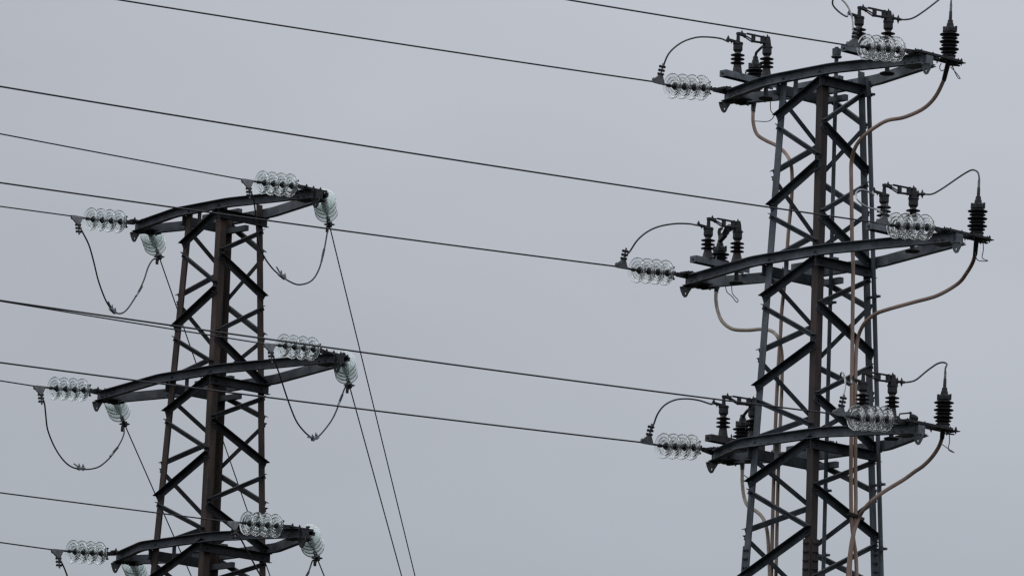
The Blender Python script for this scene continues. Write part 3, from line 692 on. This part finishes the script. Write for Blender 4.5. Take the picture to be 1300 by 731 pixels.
# ------------------------------------------------------------------ cable terminations
def loop_wire(pts, parent, r=.0045):
    MB().tube(pts, r, 6, smooth=5).build('earth_wire', 'lead', parent, smooth=True)
RT_TOP = {}; LTB = {}; LT = {}
BPOS = {(0, 'r'): (0, .345), (1, 'r'): (.01, .32), (2, 'r'): (.0, .375), (0, 'l'): (0, .305), (1, 'l'): (.03, .31), (2, 'l'): (0, .30)}
for (arm, s) in BPOS:
    bx, by = BPOS[(arm, s)]
    lx = (TOW[1]['HR'][arm] if s == 'r' else -TOW[1]['HL'][arm]) * .97 + bx; o3 = W(1, (lx, by, .06), arm)
    T = thing('cable_bushing', o3, ('tall black ribbed bushing standing past the right tip of the right pylon\'s %s crossarm' if s == 'r' else 'black ribbed bushing half hidden behind the left tip of the right pylon\'s %s crossarm') % AN[arm], 'bushing', 'black ribbed cable bushings on the right pylon')
    f = lambda p, lx=lx, by=by, arm=arm, s=s: W(1, (lx + p[0], by + p[1] + (.03 * p[2] if s == 'r' else .0), .065 + p[2]), arm)
    pr = [(.05, .05), (.056, .062)]
    for k in range(3):
        for zz, rr in ((.083 + k * .0735, .080), (.118 + k * .0735, .097)):
            pr += [(.058, zz - .018), (.062, zz - .012), (rr, zz - .006), (rr + .001, zz), (rr - .015, zz + .006), (.062, zz + .014)]
    pr += [(.056, .285), (.05, .29)]
    b = MB().lathe((0, 0, 0), ZD, pr, 28); b.xf(f); b.build('ribbed_body', 'rubber', T, smooth=True)
    b = MB().lathe((0, 0, 0), ZD, [(.072, .0), (.074, .012), (.066, .018), (.062, .032), (.068, .038), (.070, .052), (.058, .056), (.05, .058)], 24)
    b.bar((0, -.14, -.006), (0, .17, -.006), .15, .008)
    for x_, y_ in ((-.06, -.1), (.06, -.1), (-.06, .12), (.06, .12)): b.bolt((x_, y_, 0), (0, 0, 1), .012, .022); b.lathe((x_, y_, -.008), (0, 0, -1), [(.006, 0), (.006, .03)], 6)
    b.bar((-.05, .05, -.03), (.06, .10, -.045), .02, .012)
    b.xf(f); b.build('mounting_flange', 'fitting', T, smooth=True)
    b = MB().lathe((0, 0, 0), ZD, [(.045, .285), (.062, .292), (.064, .325), (.050, .332), (.046, .345), (.036, .35), (.034, .375), (.028, .38), (.026, .41)] + ([(.017, .415), (.015, .50), (.011, .505)] if s == 'r' else [(.012, .415)]), 18)
    for an in range(4):
        x_, y_ = .062 * math.cos(an * 1.57 + .5), .062 * math.sin(an * 1.57 + .5); b.bar((x_, y_, .288), (x_, y_, .348), .016, .016, up=(0, 1, 0))
    b.xf(f); b.build('top_cap', 'fitting', T, smooth=True)
    if s == 'l':
        LTB[arm] = f; LT[arm] = (lx, by); fd, tops, yi, y2, dlx = DIS[(arm, 'l')]
        b = MB(); hx, hy = dlx - lx, y2 - by; hz = tops[1] + .03 - .065; zt = .40
        if arm == 0:
            b.tube([(0, 0, zt), (.0, 0, hz - .02)], .0165, 10); b.tube([(0, 0, hz - .02), (.02, -.01, hz + .008), (hx * .5, hy * .5, hz + .012), (hx, hy, hz + .0)], .014, 10)
        elif arm == 1:
            b.tube([(0, 0, zt - .01), (0, 0, zt + .03)], .012, 8)
            sp_ = [(-.005, zt + .02), (-.026, zt + .05), (-.034, zt + .09), (-.028, zt + .125), (-.006, zt + .140), (.018, zt + .138), (.02, zt + .125), (.002, zt + .108), (.0, zt + .085), (.010, zt + .06), (.012, zt + .02)]
            v = [Vector((x * .75, x * .75 + .008, z)) for x, z in sp_] + [Vector((x * .75 + .012, x * .75 - .004, z)) for x, z in sp_]; nn = len(sp_)
            b.add(v, [tuple(range(nn)), tuple(reversed(range(nn, 2 * nn)))] + [(k, k + nn, (k + 1) % nn + nn, (k + 1) % nn) for k in range(nn)])
            P_ = [Vector((hx * .62, hy * .62, hz + .03)), Vector((hx * .45, hy * .45, zt + .10)), Vector((hx * .28, hy * .28, zt + .045)), Vector((.012, -.01, zt + .015))]
            for k in range(3): b.bar(P_[k], P_[k + 1], .05, (.05, .056, .045)[k], up=(1, -1, .3))
        else:
            b.tube([(0, 0, zt), (.01, -.01, hz - .05), (hx * .4, hy * .4, hz - .02), (hx, hy, hz - .01)], .016, 10)
        b.xf(f); b.build('contact_rod', 'fitting', T, smooth=True)
        if arm == 0: loop_wire([f((.01, .0, -.08)), f((-.03, .0, -.14)), f((-.02, .0, -.24)), f((.03, .05, -.255)), f((.12, .10, -.255)), f((.17, .12, -.20)), f((.14, .10, -.15)), f((.14, .09, -.04))], T)
        elif arm == 1: loop_wire([f((.07, .02, -.06)), f((.09, .03, -.13)), f((.15, .04, -.18)), f((.19, .07, -.24)), f((.21, .07, -.22)), f((.15, .05, -.15)), f((.14, .04, -.05))], T)
        else: loop_wire([f((.03, 0, -.2)), f((.08, .03, -.235)), f((.12, .06, -.20))], T)
        continue
    b = MB().tube([(0, 0, .50), (0, 0, .575)], .0125, 10); b.xf(f); b.build('crimp_lug', 'alu', T, smooth=True)
    e0 = f((.04, 0, -.02))
    u_, v_ = dirs(1)
    if arm == 0:
        loop_wire([f((.0, .05, -.03)), f((.02, .07, -.10)), f((.06, .08, -.17)), f((.11, .06, -.185)), f((.10, .0, -.13)), f((.03, 0, -.07))], T)
        loop_wire([f((-.08, -.02, -.02)), f((-.10, -.02, -.06)), f((-.07, -.02, -.10)), f((-.04, 0, -.08))], T)
    else:
        loop_wire([f((.05, .04, -.03)), f((.05, .05, -.12)), f((.04, .05, -.20)), f((.09, .08, -.23)), f((.03, .06, -.19)) if arm == 2 else f((.0, .03, -.22)), f((-.02, 0, -.14))], T)
    RT_TOP[arm] = (f, lx, T)
RLEAD = {0: [(1141.7,25.2),(1157,24),(1172,15.3),(1192,0),(1200,-7),(1206,-9),(1208.5,-4)],
         1: [(1172,246.4),(1183.3,246.4),(1196.4,239.4),(1216,226),(1227,219),(1234.7,215.8),(1241,218.5)],
         2: [(1145.8,485),(1155,484.5),(1163.3,481.6),(1175,472),(1183,466),(1190,461.5),(1197,459.8),(1202,462)]}
for arm, px in RLEAD.items():
    f, lx, T = RT_TOP[arm]; fd, tops, yi, y2, dlx = DIS[(arm, 'r')]
    s0 = fd((.0, y2 + .05, tops[1] + .04)); e0 = f((0, 0, .575)); n = len(px)
    P = [fd((0, y2 + .03, tops[1] + .045)), s0]
    for i, p in enumerate(px):
        u = (i + .5) / n; P.append(W(1, at(1, *p, 'x', dlx + (lx - dlx) * u, arm), arm))
    P += [e0 + Vector((0, 0, .03)), e0 - Vector((0, 0, .02))]
    o = MB().tube(P, .009, 8, smooth=6).build('bushing_lead', 'lead', None, smooth=True, origin=s0)
    tag(o, 'curved lead rising from the right switch to the ribbed bushing of the %s crossarm' % AN[arm], 'cable', 'leads into the ribbed bushings')
    p, d = P[2], (P[3] - P[1]).normalized()
    mb = MB().tube([P[1] - d * .02, P[2] + d * .02], .014, 10)
    for k in (.15, .85):
        c_ = P[1].lerp(P[2], k); mb.lathe(c_, d, [(.014, -.012), (.024, -.008), (.024, .008), (.014, .012)], 8); mb.bolt(c_ + ZD * .02, ZD, .009, .012); mb.bolt(c_ - ZD * .02, -ZD, .009, .012)
    mb.build('terminal_clamp', 'fitting', o, smooth=True)

# ------------------------------------------------------------------ brown power cables
def iterx(t, px, py, fn, arm=0):
    x = fn(-1.0)
    for _ in range(5):
        p = at(t, px, py, 'x', x); x = fn(p.z)
    return at(t, px, py, 'x', x)
CAB_R = {0: ([(1204,84),(1198.6,100.7),(1187.7,122.6),(1172.3,138),(1148,149),(1127,153),(1112,161),(1097.5,172),(1086.5,186)],
             [(1081,205),(1080.6,226),(1081,247.6),(1081.7,303.5),(1083,335.6),(1082.7,375.7),(1082,441),(1081,513.6),(1080.7,560),(1080.3,600),(1080.7,650),(1083,680),(1086.5,705),(1087.5,731)]),
         1: ([(1239.5,308),(1238,322),(1234.7,333.6),(1227,346.7),(1216,360),(1190,375),(1160,383.5),(1127,392.7),(1110.6,399),(1097,411)],
             [(1089,429.9),(1086.5,457.8),(1086,513),(1086,560),(1086,600),(1086.5,640),(1085,668),(1080.5,700),(1079,731)]),
         2: ([(1197,549),(1196,555),(1191.7,567),(1183,580),(1172,591),(1161,598.5),(1147.3,608.4),(1122.5,623.5),(1106,636),(1096,647)],
             [(1090,658),(1084,675),(1080,695),(1076.5,729)])}
for arm, (p1, p2) in CAB_R.items():
    f, lx, T = RT_TOP[arm]; P = [f((0, 0, -.01))]
    fnx = lambda z: half(1, z) + (.085 if arm == 0 else .095 if arm == 1 else .12)
    tgt = iterx(1, *p2[0], fnx); n = len(p1); z_arm = TOW[1]['arms'][arm]
    for i, p in enumerate(p1):
        u = (i / n) ** 1.0; P.append(W(1, at(1, *p, 'x', lx + (tgt.x - lx) * u)))
    P[1] = P[0].lerp(P[2], .5)
    Q = [iterx(1, *p, fnx) for p in p2]; P += [W(1, p) for p in Q]
    lz, ly_ = Q[-1].z, Q[-1].y
    for zz in (lz - .25, lz - .6, -7, -8, -10, -13, -17.15): P.append(W(1, (fnx(zz), ly_, zz)))
    o = MB().tube(P, .0195, 12, smooth=6).build('power_cable', 'cable', None, smooth=True, origin=P[0])
    tag(o, 'brown cable bending from the right ribbed bushing of the %s crossarm down the pylon' % AN[arm], 'cable', 'brown cables running down the right pylon')
    MB().tube([P[0] + (P[0] - P[2]) * .0, P[1].lerp(P[2], .0), P[2], P[2].lerp(P[3], .08)], .026, 12, smooth=5, r1=.0215).build('heat_shrink_boot', 'shrink', o, smooth=True)
    if arm == 1:
        k = next(i for i, p in enumerate(p2) if p[1] > 640); q_ = iterx(1, 1086, 655, fnx)
        b = MB().bar((q_.x + .0, q_.y - .10, q_.z + .01), (q_.x, q_.y + .09, q_.z - .02), .075, .028); b.xf(lambda p: W(1, p)); b.build('cable_cleat', 'shrink', o)
CAB_L = {0: ([(956.3,138),(956.3,155.7),(961,170.5),(972.7,178.7),(985.8,185),(996.5,194)],
             [(1003,205),(1005.5,221.4),(1004.9,254),(1001.6,287),(999.6,313),(997,350),(992.4,395),(990.8,425),(987.5,474),(984.5,540),(981.5,634.5),(979.5,722.5)]),
         1: ([(909.5,368),(909,381),(911.2,394.5),(917,408),(930,417.5),(949.7,419),(966,417.7),(979.3,420)],
             [(987.5,428),(991.5,441.4),(993,460),(992,507),(990.5,540),(988,600),(985,731)]),
         2: ([(942.4,590.5),(942.4,612.5),(945,631.8),(950.6,643),(960,648.5),(968,656.5)],
             [(972.5,667.5),(975,684),(977,731)])}
for arm, (p1, p2) in CAB_L.items():
    lx, ly = LT[arm]; P = [LTB[arm]((0, 0, -.01))]
    fnx = lambda z: -(half(1, z) + (.07 if arm == 0 else .085 if arm == 1 else .11))
    tgt = iterx(1, *p2[0], fnx); n = len(p1)
    for i, p in enumerate(p1): P.append(W(1, at(1, *p, 'x', lx + (tgt.x - lx) * (i / n) ** 1.2)))
    Q = [iterx(1, *p, fnx) for p in p2]; P += [W(1, p) for p in Q]
    for zz in (Q[-1].z - .25, Q[-1].z - .6, -7, -8, -10, -13, -17.15): P.append(W(1, (fnx(zz), Q[-1].y, zz)))
    o = MB().tube(P, .0185, 12, smooth=6).build('power_cable', 'cable' if arm == 0 else 'cable_pale', None, smooth=True, origin=P[0])
    tag(o, '%s cable curving from under the left half of the %s crossarm into the pylon' % ('brown' if arm == 0 else 'tan', AN[arm]), 'cable', 'brown cables running down the right pylon')
    MB().tube([P[0], P[0].lerp(P[1], .5), P[1], P[1].lerp(P[2], .25)], .031, 12, smooth=5, r1=.0205).build('heat_shrink_boot', 'shrink', o, smooth=True)

# ------------------------------------------------------------------ turnbuckle lying on the lowest right arm
f = lambda p: W(1, p, 2)
p0 = W(1, at(1, 1141, 529, 'x', 1.36, 2), 2); p1 = W(1, at(1, 1156, 528, 'x', 1.36, 2), 2); p2 = W(1, at(1, 1164, 532.5, 'x', 1.36, 2), 2)
T = thing('turnbuckle', p0, 'small open shackle lying on top near the right tip of the lowest crossarm', 'shackle')
d = (p1 - p0).normalized(); u = (ZD - d * d.z).normalized()
b = MB(); b.tube([p0 - d * .05, p0], .012, 8); b.tube([p0, p0 + u * .03 + d * .02, p1 + u * .032, p1 + d * .02 + u * .03], .008, 8); b.tube([p0, p0 - u * .03 + d * .02, p1 - u * .03], .008, 8); b.tube([p1 + u * .045, p1 - u * .045], .009, 8)
b.build('shackle_bow', 'fitting', T, smooth=True)
b = MB(); b.lathe(p1, (p2 - p1).normalized(), [(.014, 0), (.028, .01), (.034, .03), (.034, .07), (.026, .085)], 12); b.bar(p2 - ZD * .015, p2 - ZD * .06, .05, .05, up=(0, 1, 0))
b.build('shackle_stud', 'fitting', T, smooth=True)

for o in bpy.data.objects:
    if '_o' in o: del o['_o']
